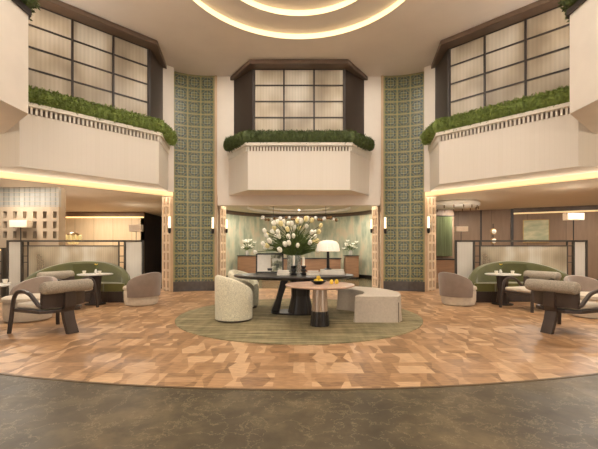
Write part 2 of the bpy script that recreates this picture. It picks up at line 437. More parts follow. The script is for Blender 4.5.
# walls behind the camera
for nm, k in (('rear_left', -3), ('rear_right', 3)):
    loc, rz = facet_empty_loc(k); m = MB(); m.bb(-HALF, HALF, AP, AP+.2, 0, HC); struct('wall_'+nm, m, PLASTER, loc=loc, rz=rz)
m = MB(); m.bb(-HALF, HALF, -3.9, -3.7, 5.6, HC); m.bb(-HALF, -2.9, -3.9, -3.7, 0, 5.6); m.bb(2.9, HALF, -3.9, -3.7, 0, 5.6); struct('wall_back', m, PLASTER)  # opening added, out of view, to let frontal fill light in

# ------------------------------------------------------------------ hedges
def leaves(m, box_fn, count, size):
    for _ in range(count):
        p, nrm = box_fn()
        a = Vector((random.uniform(-1, 1), random.uniform(-1, 1), random.uniform(-.6, 1))).normalized()
        b = a.cross(Vector((random.uniform(-1, 1), random.uniform(-1, 1), random.uniform(-1, 1)))).normalized()
        s = size*random.uniform(.6, 1.2); p = Vector(p)
        m.add([p, p+a*s+b*s*.35, p+a*s*1.9, p+a*s-b*s*.35], [(0, 1, 2, 3)])
def hedge(path, w, z0, z1, name, label, loc, rz, mat, count, size=.035):
    m = MB()
    segs = list(zip(path[:-1], path[1:])); Ls = [math.dist(a, b) for a, b in segs]
    for (a, b), L in zip(segs, Ls):
        an = math.atan2(b[1]-a[1], b[0]-a[0]); nn = max(2, int(L/.16))
        for i in range(nn+1):
            t = i/nn; x = a[0]+(b[0]-a[0])*t; y = a[1]+(b[1]-a[1])*t
            m.ball((x, y, (z0+z1)/2+random.uniform(-.01, .02)), (.14, w*.46, (z1-z0)*.5), 8, 6, Matrix.Rotation(an, 4, 'Z'))
    def f():
        i = random.choices(range(len(segs)), Ls)[0]; (a, b) = segs[i]; t = random.random()
        d = Vector((b[0]-a[0], b[1]-a[1])).normalized(); an = random.uniform(0, 2*PI); rr = random.uniform(.8, 1.05)
        off = math.cos(an)*w/2*rr; zz = (z0+z1)/2+math.sin(an)*(z1-z0)/2*rr
        return (a[0]+(b[0]-a[0])*t-d.y*off, a[1]+(b[1]-a[1])*t+d.x*off, zz), None
    leaves(m, f, count, size)
    return tag(m.build(name, mat, loc=loc, rz=rz), label, 'hedge')
HP = [(-2.14, 7.2), (-1.46, 6.5), (1.46, 6.5), (2.14, 7.2)]
for k, lb, mt in ((-1, 'long green hedge on the left balcony under the tall left window', LEAF), (0, 'dark green clipped hedge on the centre balcony facing the viewer', LEAFD), (1, 'long green hedge on the right balcony under the tall right window', LEAF)):
    loc, rz = facet_empty_loc(k)
    hedge(HP[1:] if k < 0 else HP[:3] if k > 0 else HP, .27, 4.2, 4.58, 'balcony_hedge', lb, loc, rz, mt, 9000)
for s, lb in ((-1, 'dark trailing plants on the near balcony at the top left corner'), (1, 'dark trailing plants on the near balcony at the top right corner')):
    hedge([(s*4.64, 1.0), (s*4.62, 6.25), (s*5.5, 7.0)], .36, 5.40, 5.86, 'trailing_plant', lb, (0, 0, 0), 0, LEAFD, 6000, .045)

# ------------------------------------------------------------------ tiled columns
def column(s, label):
    rz = -s*R(14)
    t = thing('tiled_column', label, 'column', (s*3.17, 11.13, 0), rz)
    n_ = 10; W = .60
    def y(x): return .10*(1-(x/W)**2)-.03       # concave face
    xs = [-W+2*W*i/n_ for i in range(n_+1)]
    front = [(x, y(x)) for x in xs]
    m = MB(); m.prism(front+[(W, .12), (-W, .12)], .30, HC-.005); m.build('tiled_face', TILE, t, smooth=False)
    m = MB(); m.prism([(-W-.02, .1), (W+.02, .1), (W-.1, .62), (-W+.1, .62)], 0, HC-.005); m.build('shaft', PLASTER, t)
    m = MB(); m.prism([(x*1.02, yy-.02) for x, yy in front]+[(W*1.02, .11), (-W*1.02, .11)], .004, .30); m.build('base', GREYST, t)
    for e in (-1, 1):
        m = MB(); m.bb(min(e*W, e*(W+.075)), max(e*W, e*(W+.075)), -.06, .12, .004, HC-.005)
        m.build('edge_trim', COLTRIM, t)
    return t
column(-1, 'tall column left of the centre balcony, faced in green patterned mosaic tile')
column(1, 'tall column right of the centre balcony, faced in green patterned mosaic tile')
def sconce(x, y, label, sc=1.0, z=1.9):
    t = thing('wall_sconce', label, 'wall lamp', (x, y, z), 0, None)
    m = MB(); m.lathe([(.03*sc, 0), (.034*sc, .02), (.034*sc, .32*sc), (.03*sc, .335*sc)], n=14); m.build('lamp_tube', TUBE, t, smooth=True)
    m = MB(); m.lathe([(.018, -.16*sc), (.04*sc, -.13*sc), (.045*sc, -.05*sc), (.04*sc, 0)], n=12); m.box((0, .05, -.06*sc), (.04, .12, .04)); m.build('bracket', BLACK, t, smooth=True)
# jamb lattices either side of each column
def jamb(p, q, label):
    L = math.dist(p, q); an = math.atan2(q[1]-p[1], q[0]-p[0])
    t = thing('lattice_panel', label, 'panel', (p[0], p[1], .008), an)
    m = MB(); m.bb(0, L, -.02, .02, 0, 2.93); m.build('backing', JAMBIN, t)
    m = MB(); H = 2.93
    for x in (0.03, L*.5, L-.03): m.bb(x-.03, x+.03, -.05, .05, 0, H)
    for i in range(11):
        z = .06+i*(H-.12)/10; m.bb(0, L, -.042, .042, z-.035, z+.035)
    m.build('lattice', JAMB, t)
    m = MB(); m.bb(L+.005, L+.03, -.03, .03, .3, 2.8); m.build('light_strip', LED, t)
for s, nm in ((-1, 'left'), (1, 'right')):
    jamb((s*2.52, 11.58), (s*2.46, 12.18), 'cream lattice panel on the inner side of the %s tiled column' % nm)
    jamb((s*3.86, 11.12), (s*4.22, 11.45), 'cream lattice panel on the outer side of the %s tiled column' % nm)
    sconce(s*2.60, 11.10, 'white tube wall lamp on the inner edge of the %s tiled column' % nm)
    sconce(s*3.82, 10.85, 'white tube wall lamp on the outer edge of the %s tiled column' % nm)
    sconce(s*2.38, 12.1, 'small far tube wall lamp behind the inner lattice panel of the %s column' % nm, .9, 1.95)

# ------------------------------------------------------------------ rear reception hall
CB = (0, 14.4); RB = 3.4
def arc_wall(r0, r1, z0, z1, a0=0, a1=PI, n=64):
    m = MB(); vs = []
    for k in range(n+1):
        a = a0+(a1-a0)*k/n
        for r, z in ((r0, z0), (r1, z0), (r1, z1), (r0, z1)): vs.append((r*math.cos(a), r*math.sin(a), z))
    fs = [(k*4+j, (k+1)*4+j, (k+1)*4+(j+1) % 4, k*4+(j+1) % 4) for k in range(n) for j in range(4)]
    fs += [(0, 1, 2, 3), tuple(n*4+j for j in (3, 2, 1, 0))]
    m.add(vs, fs); return m
m = arc_wall(RB, RB+.15, 0, HL); m.bb(RB, RB+.15, -2.0, 0, 0, HL); m.bb(-RB-.15, -RB, -2.0, 0, 0, HL)
struct('wall_reception', m, WATER, loc=(CB[0], CB[1], 0), smooth=True)
struct('trim_5', arc_wall(RB-.1, RB+.02, 2.80, HL-.001), BRONZE, loc=(CB[0], CB[1], 0))
struct('baseboard_reception', arc_wall(RB-.06, RB+.01, .008, .16), BLACK, loc=(CB[0], CB[1], 0))
def desk(x0, x1, y, label):
    t = thing('reception_desk', label, 'desk', ((x0+x1)/2, y, .008)); w = (x1-x0)/2
    m = MB(); m.bb(-w, w, -.3, .3, .08, .98); m.build('body', DESKW, t, bevel=.02)
    m = MB(); m.bb(-w+.04, w-.04, -.26, .26, 0, .08); m.build('plinth', BLACK, t)
    m = MB(); m.bb(-w-.02, w+.02, -.32, .32, .98, 1.01); m.build('desk_top', BLACK, t)
desk(-2.62, -1.78, 15.95, 'wooden reception desk at the left, lily vase on its black top')
desk(1.98, 2.55, 15.95, 'wooden reception desk at the right, lily vase on its black top')
t = thing('back_counter', 'long low wooden counter between the two reception desks', 'counter', (0.1, 16.55, .008))
m = MB(); m.bb(-1.75, 1.75, -.25, .25, .06, .84); m.build('body', DESKW, t)
m = MB(); m.bb(-1.78, 1.78, -.28, .28, .84, .88); m.build('counter_top', BLACK, t)
m = MB(); m.bb(-1.7, 1.7, -.2, .2, 0, .06); m.build('plinth', BLACK, t)
def petal_flower(c, s, d, m):
    for k in range(5):
        a = 2*PI*k/5; v = Vector((math.cos(a), math.sin(a), .7)).normalized()
        q = v.to_track_quat('Z', 'X').to_matrix().to_4x4()
        m.ball(Vector(c)+v*s*.6, (s*.28, s*.12, s*.7), 6, 4, q)
def lily_vase(x, y, z, label):
    v = tag(MB().lathe([(.05, 0), (.075, .03), (.08, .12), (.05, .2), (.055, .22)], n=16).build('flower_vase', CERAM, loc=(x, y, z), smooth=True), 'grey vase of lilies on the %s reception desk' % ('left' if x < 0 else 'right'), 'vase')
    t = thing('lily_bouquet', label, 'flowers', (x, y, z+.2))
    m = MB(); heads = []
    for k in range(12):
        a = random.uniform(0, 2*PI); r = random.uniform(.08, .38); h = random.uniform(.15, .5)-r*.3
        p = (r*math.cos(a), r*.5*math.sin(a), h); heads.append(p)
        m.tube([(0, 0, -.05), (p[0]*.4, p[1]*.4, h*.6), p], .008, 5)
        for j in range(3):
            b = Vector((random.uniform(-1, 1), random.uniform(-.6, .6), random.uniform(0, 1))).normalized()*random.uniform(.1, .22)
            q = Vector(p)*.6; m.add([q, q+b*.5+Vector((0, 0, .02)), q+b, q+b*.5-Vector((0, .02, .02))], [(0, 1, 2, 3)])
    m.build('stems', STEM, t)
    for p in heads:
        m = MB(); petal_flower(p, .085, None, m); m.build('lily', PETAL, t, smooth=True)
lily_vase(-2.25, 15.9, 1.018, 'spray of white lilies in the grey vase on the left reception desk')
lily_vase(2.03+.2, 15.9, 1.018, 'spray of white lilies in the grey vase on the right reception desk')
# bubble chandelier
t = thing('bubble_chandelier', 'long chandelier of smoky glass bubbles hanging over the reception hall', 'chandelier', (.02, 14.0, 2.44))
m = MB(); m.bb(-1.4, 1.4, -.012, .012, .05, .07); m.build('bar', BLACK, t)
for x in (-1, 1): MB().tube([(x, 0, .07), (x, 0, .51)], .008, 6).build('rod', BLACK, t)
for i in range(26):
    x = -1.4+2.8*i/25; r = random.uniform(.045, .085)
    MB().ball((x, random.uniform(-.05, .05), random.uniform(-.06, .06)), r, 12, 8).build('glass_bubble', SMOKE if i % 3 else CERAM, t, smooth='all')

# ------------------------------------------------------------------ left gallery
m = MB(); m.bb(-14, -7.0, 16.5, 16.7, 0, HL); struct('wall_left_gallery', m, WALLBEIGE)
m = MB(); m.bb(-14, -6.9, 16.38, 16.5, 2.74, HL-.001); struct('trim_6', m, simple('header_oak', (128, 98, 68), .5, .1, 5))
m = MB(); m.bb(-14, -6.95, 16.44, 16.49, 2.69, 2.74); struct('trim_7', m, LED)
m = MB(); m.bb(-7.05, -3.5, 18.9, 19.1, 0, HL); m.bb(-7.1, -7.0, 16.5, 19, 0, HL); struct('wall_corridor', m, DWOOD)
m = MB(); m.bb(-14, -6.9, 16.42, 16.5, 0.004, .14); struct('baseboard_left', m, DWOOD)
m = MB(); m.bb(-14.2, -14, -5, 17, 0, HL); struct('wall_far_left', m, PLASTER)
m = MB(); m.bb(14, 14.2, -5, 19, 0, HL); struct('wall_far_right', m, PLASTER)
m = MB(); m.bb(-3.7, 14, 19.2, 19.4, 0, HL); struct('wall_far_back', m, DWOOD)
# niche wall
X1 = -6.5; X0 = -9.6; Yn = 9.95
cols = [X1-.10-.0-.27*i for i in range(11)]; nw, nh = .11, .19
zr = [1.66, 1.93, 2.20]
m = MB(); m.bb(X0, X1, Yn+.12, Yn+.3, 0, HL)
m.bb(X0, X1, Yn, Yn+.12, 0, zr[0]-nh/2); m.bb(X0, X1, Yn, Yn+.12, zr[2]+nh/2, 2.42)
for i in range(2): m.bb(X0, X1, Yn, Yn+.12, zr[i]+nh/2, zr[i+1]-nh/2)
for z in zr:
    e = X1
    for cx in cols:
        m.bb(cx+nw/2, e, Yn, Yn+.12, z-nh/2, z+nh/2); e = cx-nw/2
    m.bb(X0, e, Yn, Yn+.12, z-nh/2, z+nh/2)
wn_ = struct('wall_niche', m, PANELW)
m = MB(); m.bb(X0, X1, Yn, Yn+.11, 2.42, HL-.001)
bl = struct('block_band', m, BLOCK, parent=wn_)
m = MB()
for i in range(5): m.bb(X0, X1, Yn-.006, Yn, 2.44+i*.12, 2.452+i*.12)
struct('block_joint', m, PANELW, parent=wn_)

# ------------------------------------------------------------------ right gallery
A = Vector((6.3, 16.35, 0)); B = Vector((14.0, 12.9, 0)); WL = (B-A).length; wan = math.atan2(B.y-A.y, B.x-A.x)
def on(px, off=0):    # point on the walnut wall at an image column
    k = (px-299)/F; d = (B-A).normalized(); s_ = (k*A.y-A.x)/(d.x-k*d.y); return s_
m = MB(); m.bb(0, WL, 0, .2, 0, HL); wr = struct('wall_right_gallery', m, WALLWOOD, loc=A, rz=wan)
s0 = on(512)
m = MB(); m.bb(s0-.05, s0+.05, -.06, 0, 0.004, HL-.001); struct('pilaster', m, DARK, parent=wr)
s1 = on(481); m = MB(); m.bb(s1-.03, s1+.03, -.03, 0, 0.004, HL-.001); struct('pilaster', m, DARK, parent=wr)
m = MB(); m.bb(s0+.05, WL-.2, -.16, 0, 2.78, HL-.001); struct('header', m, TAUPE, parent=wr)
m = MB(); m.bb(s0+.05, WL-.2, -.1, -.05, 2.72, 2.775); struct('light_strip', m, STRIPGLOW, parent=wr)
m = MB(); m.bb(0, WL, -.03, 0, 0.004, .14); struct('baseboard', m, DARK, parent=wr)
# artwork
tt = NT('green_art'); co_ = tt.coord(); nzz = tt.noise(tt.mapping(co_, (1, 1, 3)), 2.2, 4); tt.base(tt.ramp(nzz, [(.3, lin((148, 158, 128))), (.5, lin((176, 176, 142))), (.7, lin((206, 198, 160)))])); ARTM = tt.m
d = (B-A).normalized(); sa, sb = on(523), on(548); pc = A+d*((sa+sb)/2); hw = (sb-sa)/2
t = thing('wall_painting', 'pale green abstract painting on the walnut wall at right', 'painting', (pc.x-.03*math.sin(-wan), pc.y-.05, 2.02), wan)
m = MB(); m.bb(-hw, hw, -.03, .0, -.45, .43); m.build('canvas', ARTM, t)
m = MB()
for b_ in ((-hw-.02, -hw, -.46, .44), (hw, hw+.02, -.46, .44)): m.bb(b_[0], b_[1], -.04, .02, b_[2], b_[3])
m.bb(-hw-.02, hw+.02, -.04, .02, .43, .45); m.bb(-hw-.02, hw+.02, -.04, .02, -.47, -.45); m.build('frame', BRASS, t)
# green curtain
def curtain():
    m = MB(); n_ = 120; x0, x1 = 5.0, 6.25; vs = []
    for i in range(n_+1):
        x = x0+(x1-x0)*i/n_; y = .05*math.sin(i*.9)+.02*math.sin(i*.37)
        vs += [(x, y-.012, 1.0), (x, y-.012, 2.62), (x, y+.012, 2.62), (x, y+.012, 1.0)]
    m.add(vs, [(i*4+j, (i+1)*4+j, (i+1)*4+(j+1) % 4, i*4+(j+1) % 4) for i in range(n_) for j in range(4)])
    return m
t = thing('green_curtain', 'pleated sage green curtain seen right of the right tiled column', 'curtain', (0, 15.0, 0))
curtain().build('drape', simple('sage_curtain', (160, 166, 132), .7, .2, 3, stretch=(4, 4, .3)), t, smooth=True)
MB().tube([(4.9, 0, 2.64), (6.35, 0, 2.64)], .02, 8).build('curtain_rod', BLACK, t)
m = MB(); m.bb(4.6, 6.4, 15.2, 15.35, 0, HL); struct('wall_curtain', m, WALLWOOD)
t = thing('bar_counter', 'low wooden counter in front of the sage green curtain', 'counter', (5.5, 14.3, 0.008))
m = MB(); m.bb(-.75, .75, -.25, .25, .0, .86); m.build('body', DESKW, t)
m = MB(); m.bb(-.8, .8, -.28, .28, .86, .9); m.build('counter_top', BLACK, t)
# disc ceiling light
t = thing('ring_ceiling_light', 'pale round ring light under the ceiling beside the green curtain', 'ceiling light', (5.55, 13.2, 2.95))
m = MB(); m.lathe([(.82, -.16), (.86, -.14), (.86, -.04), (.8, -.001)], n=48); m.build('ring', WHITE, t, smooth=True)
for k in range(16):
    a = 2*PI*k/16; MB().lathe([(.012, 0), (.02, .05), (.012, .12)], (.80*math.cos(a), .80*math.sin(a), -.27), 6).build('crystal_drop', SMOKE, t)
# rod floor lamp with two globes (right)
def globe_lamp():
    t = thing('globe_floor_lamp', 'slim floor lamp with two small round shades behind the right screen', 'floor lamp', (5.22, 9.9, .004))
    m = MB(); m.lathe([(.13, 0), (.13, .02), (.02, .03)], n=20); m.build('base', BLACK, t)
    MB().tube([(0, 0, .02), (0, 0, 1.95)], .012, 8).build('pole', BLACK, t)
    for z in (1.74, 1.49):
        b_ = MB(); b_.ball((0, -.03, z), .065, 14, 10); b_.build('globe', TUBE if False else SHADE, t, smooth='all')
        b_ = MB(); b_.lathe([(.075, -.02), (.085, 0), (.075, .02)], n=20, M=Matrix.Translation((0, -.03, z)) @ Matrix.Rotation(PI/2, 4, 'X')); b_.build('shade_ring', BRASS, t)
globe_lamp()

# ------------------------------------------------------------------ lounge furniture
def screen(x0, x1, y, label, mir):
    t = thing('glass_screen', label, 'screen', ((x0+x1)/2, y, .004)); W = (x1-x0)/2; H = 1.50
    sl = .36 if mir < 0 else .46; sr = .46 if mir < 0 else .33   # side panel widths
    a, b = -W+sl, W-sr
    m = MB(); th = .022
    for x in (-W, a, b, W): m.bb(x-th, x+th, -.03, .03, 0, H)
    m.bb(-W, W, -.03, .03, H-.045, H); m.bb(-W, W, -.03, .03, .04, .09)
    m.bb(a, b, -.022, .022, H-.16, H-.135)
    m.build('frame', SCREENF, t)
    m = MB()
    for x, e in ((a+.16, 1), (b-.16, -1)):
        m = MB(); m.bb(x-.012, x+.012, -.02, .02, .09, H-.04); m.bb(x-.16 if e > 0 else x, x if e > 0 else x+.16, -.018, .018, H-.42, H-.40); m.bb(x-.16 if e > 0 else x, x if e > 0 else x+.16, -.018, .018, H-.58, H-.56)
        m.build('glazing_bar', SCREENF, t)
    for (p, q, mt) in ((-W+.03, a-.03, SPANE2), (b+.03, W-.03, SPANE2)):
        m = MB(); m.bb(p, q, -.008, .008, .09, H-.05); m.build('side_pane', mt, t)
    m = MB(); m.bb(a+.17, b-.17, -.008, .008, .09, H-.16); m.build('centre_pane', SPANE, t)
screen(-7.51, -4.03, 9.5, 'bronze framed reeded glass screen behind the left green sofa', -1)
screen(4.05, 7.41, 9.5, 'bronze framed reeded glass screen behind the right green sofa', 1)

def sofa(x, label):
    t = thing('curved_sofa', label, 'sofa', (x, 9.15, .004))
    # bow-shaped banquette opening toward the viewer
    W = 1.32
    def arc(off, n_=40): 
        return [((W+off)*math.cos(PI-PI*i/n_), -.95+(1.15+off)*math.sin(PI-PI*i/n_)*1.0) for i in range(n_+1)]
    n_ = 48; vs = []
    for i in range(n_+1):
        a = PI*.99-PI*.98*i/n_; s_ = math.sin(a); top = .36+.60*max(0, s_)**.75
        for r, z in ((0, .1), (0, top-.05), (.04, top), (.14, top+.005), (.19, top-.05), (.19, .1)):
            vs.append(((W-.19+r)*math.cos(a), -.40+(.50+r)*s_, z))
    m = MB(); m.add(vs, [(i*6+j, (i+1)*6+j, (i+1)*6+(j+1) % 6, i*6+(j+1) % 6) for i in range(n_) for j in range(6)]+[(0, 1, 2, 3, 4, 5), tuple(n_*6+j for j in range(6))])
    m.build('backrest', GREENV, t, smooth=True)
    o_ = [((W-.12)*math.cos(PI-PI*i/30), -.40+.49*math.sin(PI-PI*i/30)) for i in range(31)]
    i_ = [(.75*math.cos(PI*i/20), -.46+.12*math.sin(PI*i/20)) for i in range(21)]
    m = MB(); m.prism(o_+i_, .26, .45); m.build('seat', GREENS, t, bevel=.045, smooth=True)
    m = MB(); m.prism([(p[0]*.97, p[1]) for p in o_]+[(p[0]*1.1, p[1]+.03) for p in i_], .0, .26); m.build('base', DWOOD, t)
sofa(-5.36, 'curved dark green velvet banquette in front of the left glass screen')
sofa(5.38, 'curved dark green velvet banquette in front of the right glass screen')

def barrel(name='barrel_chair', label='', loc=(0, 0, 0), rz=0):
    t = thing(name, label, 'armchair', loc, rz)
    m = MB(); m.lathe([(.30, .0), (.34, .02), (.36, .1), (.365, .3), (.35, .34)], n=32, sy=1.05); m.build('base', CREAMV, t, smooth=True)
    m = MB(); m.lathe([(.33, .34), (.36, .36), (.355, .41), (.31, .435), (.01, .44)], (0, .03, 0), n=32, sy=1.06); m.build('seat', CREAMV, t, smooth=True)
    m = MB(); m.shell(.33, .41, R(183), R(357), .20, lambda u: .50+.25*math.sin(PI*u)**.6, rnd=.03, lean=.06); m.build('backrest', BROWNV, t, smooth=True)
    return t
b0 = barrel(label='taupe barrel armchair nearest the left tiled column, its back to the column', loc=(-3.62, 8.45, .004), rz=R(65))
dup(b0, (-4.85, 6.6, .004), R(170), 'taupe barrel armchair behind the near left open-armed chair')
dup(b0, (3.66, 8.45, .004), R(-65), 'taupe barrel armchair nearest the right tiled column, its back to the column')
dup(b0, (5.5, 6.9, .004), R(190), 'taupe barrel armchair at the right frame edge behind the near open-armed chair')

def roll_chair(label, loc, rz):
    t = thing('roll_back_chair', label, 'armchair', loc, rz)
    m = MB()   # headroll
    L = .36; prof = [(.001, -L-.035), (.05, -L-.03), (.083, -L-.005), (.092, -L+.03), (.092, L-.03), (.083, L+.005), (.05, L+.03), (.001, L+.035)]
    m.lathe(prof, n=22, M=Matrix.Translation((0, -.34, .70)) @ Matrix.Rotation(PI/2, 4, 'Y')); m.build('back_roll', TWEED, t, smooth=True)
    # backrest board, gently curved
    m = MB(); vs = []; n_ = 12
    for i in range(n_+1):
        x = -.33+.66*i/n_; y = -.34+.10*(x/.33)**2
        vs += [(x, y-.02, .40), (x, y+.03, .40), (x, y+.02, .66), (x, y-.03, .66)]
    m.add(vs, [(i*4+j, (i+1)*4+j, (i+1)*4+(j+1) % 4, i*4+(j+1) % 4) for i in range(n_) for j in range(4)]+[(0, 1, 2, 3), tuple(n_*4+j for j in range(4))])
    m.build('backrest', DWOOD, t, smooth=True)
    # broad rear leg
    m = MB(); cs = [(-.37, .62), (-.37, .40), (-.33, .33), (-.36, .2), (-.44, 0)]
    vs = []
    for y, z in cs: vs += [(-.085, y-.03, z), (.085, y-.03, z), (.085, y+.035, z), (-.085, y+.035, z)]
    m.add(vs, [(i*4+j, (i+1)*4+j, (i+1)*4+(j+1) % 4, i*4+(j+1) % 4) for i in range(4) for j in range(4)]+[(0, 1, 2, 3), (19, 18, 17, 16)])
    m.build('rear_leg', DWOOD, t, bevel=.006)
    for s in (-1, 1):
        m = MB(); pts = [(s*.37, .42, 0), (s*.35, .39, .3), (s*.345, .35, .52), (s*.345, .27, .615), (s*.345, .14, .635), (s*.34, 0, .60), (s*.335, -.1, .52), (s*.33, -.18, .45), (s*.32, -.25, .42)]
        # smooth the path
        P = []
        for i in range(len(pts)-1):
            p0 = Vector(pts[max(i-1, 0)]); p1 = Vector(pts[i]); p2 = Vector(pts[i+1]); p3 = Vector(pts[min(i+2, len(pts)-1)])
            for q in range(4):
                u = q/4; P.append(.5*((2*p1)+(p2-p0)*u+(2*p0-5*p1+4*p2-p3)*u*u+(3*p1-p0-3*p2+p3)*u**3))
        P.append(Vector(pts[-1])); m.tube(P, .03, 8); m.build('arm', DWOOD, t, smooth=True)
    m = MB(); m.prism([(-.35, .38), (.35, .38), (.34, -.2), (.2, -.34), (-.2, -.34), (-.34, -.2)], .32, .37); m.build('seat_frame', DWOOD, t, bevel=.01)
    m = MB(); m.prism([(-.31, .37), (.31, .37), (.31, -.18), (.18, -.29), (-.18, -.29), (-.31, -.18)], .37, .45); m.build('seat', CREAMV, t, bevel=.03, smooth=True)
    return t
# faces: local +y is forward
r0 = roll_chair('near left open-armed wooden chair with a grey tweed back roll', (-3.80, 5.68, .004), R(68))
dup(r0, (-4.90, 7.80, .004), R(-110), 'farther left open-armed chair with tweed back roll, by the green sofa')
dup(r0, (4.12, 5.68, .004), R(-68), 'near right open-armed wooden chair with a grey tweed back roll')
dup(r0, (4.90, 7.80, .004), R(110), 'farther right open-armed chair with tweed back roll, by the green sofa')

def cafe_table(label, loc, r=.42):
    t = thing('pedestal_table', label, 'table', loc)
    m = MB(); m.lathe([(r-.02, .67), (r, .68), (r, .695), (r-.01, .70)], n=40); m.build('table_top', CERAM, t, smooth=True)
    m = MB(); m.lathe([(.1, .02), (.075, .3), (.1, .67)], n=20, sx=1.4, flute=.05, nf=10); m.build('pedestal', DWOOD, t)
    m = MB(); m.lathe([(.22, 0), (.22, .02), (.1, .03)], n=28); m.build('base', BLACK, t)
    return t
c0 = cafe_table('round pedestal table in front of the left green sofa', (-4.68, 8.46, .004), .37)
dup(c0, (4.68, 8.46, .004), 0, 'round pedestal table in front of the right green sofa')
dup(c0, (-4.95, 5.72, .004), 0, 'round table cut by the left frame edge beside the near chair')
def on_table(cx, cy, side):
    z = .704
    for dx, dy in ((-.2, -.1), (.16, -.12)):
        t = thing('cup_and_saucer', 'white cup and saucer at the %s of the table by the %s green sofa' % ('left' if dx < 0 else 'right', side), 'cup', (cx+dx, cy+dy, z))
        MB().lathe([(.04, 0), (.075, .012), (.07, .014)], n=18).build('saucer', WHITE, t, smooth=True)
        MB().lathe([(.02, .012), (.035, .04), (.04, .075), (.036, .075), (.01, .02)], n=16).build('cup', WHITE, t, smooth=True)
    t = thing('bud_vase', 'little vase with a yellow flower on the table by the %s green sofa' % side, 'vase', (cx-.02, cy+.05, z))
    MB().lathe([(.03, 0), (.035, .05), (.015, .09), (.018, .1)], n=14).build('vase', CERAM, t, smooth=True)
    m = MB(); m.tube([(0, 0, .05), (.01, 0, .2)], .004, 5); m.add([(0, 0, .1), (.04, .01, .14), (.07, 0, .2), (.03, -.01, .16)], [(0, 1, 2, 3)]); m.build('stem', STEM, t)
    m = MB(); petal_flower((.01, 0, .2), .035, None, m); m.build('flower', YELLOW, t)
on_table(-4.68, 8.46, 'left'); on_table(4.68, 8.46, 'right')
t = thing('cup_and_saucer', 'white cup and saucer on the table cut by the left frame edge', 'cup', (-4.75, 5.95, .704))
MB().lathe([(.04, 0), (.075, .012), (.07, .014)], n=18).build('saucer', WHITE, t, smooth=True)
MB().lathe([(.02, .012), (.035, .04), (.04, .075), (.036, .075), (.01, .02)], n=16).build('cup', WHITE, t, smooth=True)

# floor lamps with rectangular shades behind the screens
def floor_lamp(x, y, label, w=.46, zt=2.03, h=.19):
    t = thing('floor_lamp', label, 'floor lamp', (x, y, .004))
    MB().lathe([(.12, 0), (.12, .02), (.02, .03)], n=20).build('base', BLACK, t)
    MB().tube([(0, 0, .02), (0, 0, zt-h+.03)], .012, 8).build('pole', BLACK, t)
    m = MB(); m.box((0, 0, zt-h/2), (w, .2, h)); m.build('lamp_shade', SHADEB, t, bevel=.01)
floor_lamp(-7.38, 9.76, 'floor lamp with a wide box shade in front of the niche wall')
floor_lamp(-6.15, 13.9, 'floor lamp with a box shade beside the dark corridor, farther back', .46, 2.2, .26)
floor_lamp(7.42, 9.95, 'floor lamp with a wide box shade before the walnut wall at far right', .45, 2.24, .19)
floor_lamp(5.55, 12.6, 'floor lamp with a box shade beside the sage green curtain', .40, 2.05, .17)
# crystal lamp behind left screen
t = thing('crystal_lamp', 'glowing crystal cluster floor lamp behind the left glass screen', 'floor lamp', (-6.75, 11.0, .004))
MB().lathe([(.14, 0), (.14, .02), (.02, .03)], n=20).build('base', BLACK, t)
MB().tube([(0, 0, .02), (0, 0, 1.4)], .014, 8).build('pole', BRASS, t)
MB().lathe([(.05, 1.78), (.16, 1.72), (.16, 1.69), (.03, 1.69)], n=24).build('cap', BRASS, t, smooth=True)
for k in range(18):
    a = 2*PI*k/9; r = .2 if k < 9 else .11
    MB().ball((r*math.cos(a), r*math.sin(a), 1.62 if k < 9 else 1.50), (.045, .045, .09), 8, 6).build('crystal', CRYST, t, smooth='all')
# lit shelf unit at left edge
t = thing('shelf_unit', 'dark open shelf unit at the left frame edge beside the glass screen', 'shelf', (-8.05, 9.6, .004))
for x in (-.42, .42): MB().bb(x-.02, x+.02, -.15, .15, 0, 1.3).build('upright', SCREENF, t)
for z in (.3, .62, .94, 1.28): MB().bb(-.42, .42, -.15, .15, z, z+.025).build('shelf', DWOOD, t)
MB().bb(-.38, .38, .1, .13, 1.235, 1.26).build('light_strip', LED, t)

# ------------------------------------------------------------------ centre group
m = MB(); m.lathe([(2.27, .004), (2.27, .012), (2.255, .016), (.001, .016)], n=128)
tag(m.build('round_rug', RUG, loc=(0.0, 7.1, 0)), 'large round olive rug with brushed streaks under the centre seating', 'rug')
RZ = .017
def tub(label, loc, rz):
    t = thing('tub_chair', label, 'armchair', loc, rz)
    m = MB(); m.lathe([(.29, 0), (.29, .035)], n=32); m.build('plinth', DWOOD, t)
    top = lambda u: .44+.36*min(1, max(0, math.sin(PI*u))**1.0*1.12)
    m = MB(); m.shell(.215, .33, R(110), R(430), .035, lambda u: .50+.30*max(0, math.sin(PI*u))**.9, n=44, rnd=.05); m.build('backrest', BOUCLE, t, smooth=True)
    m = MB(); m.lathe([(.22, .035), (.22, .33), (.2, .36)], n=30); m.build('seat_base', BOUCLE, t, smooth=True)
    m = MB(); m.lathe([(.2, .36), (.225, .38), (.225, .44), (.19, .465), (.01, .47)], n=30); m.build('seat', BOUCLE, t, smooth=True)
    return t
tc = tub('front cream boucle tub chair on the rug, nearest the viewer', (-1.15, 6.5, RZ), R(-60))
dup(tc, (-1.20, 7.95, RZ), R(-110), 'rear cream boucle tub chair half hidden behind the front one')

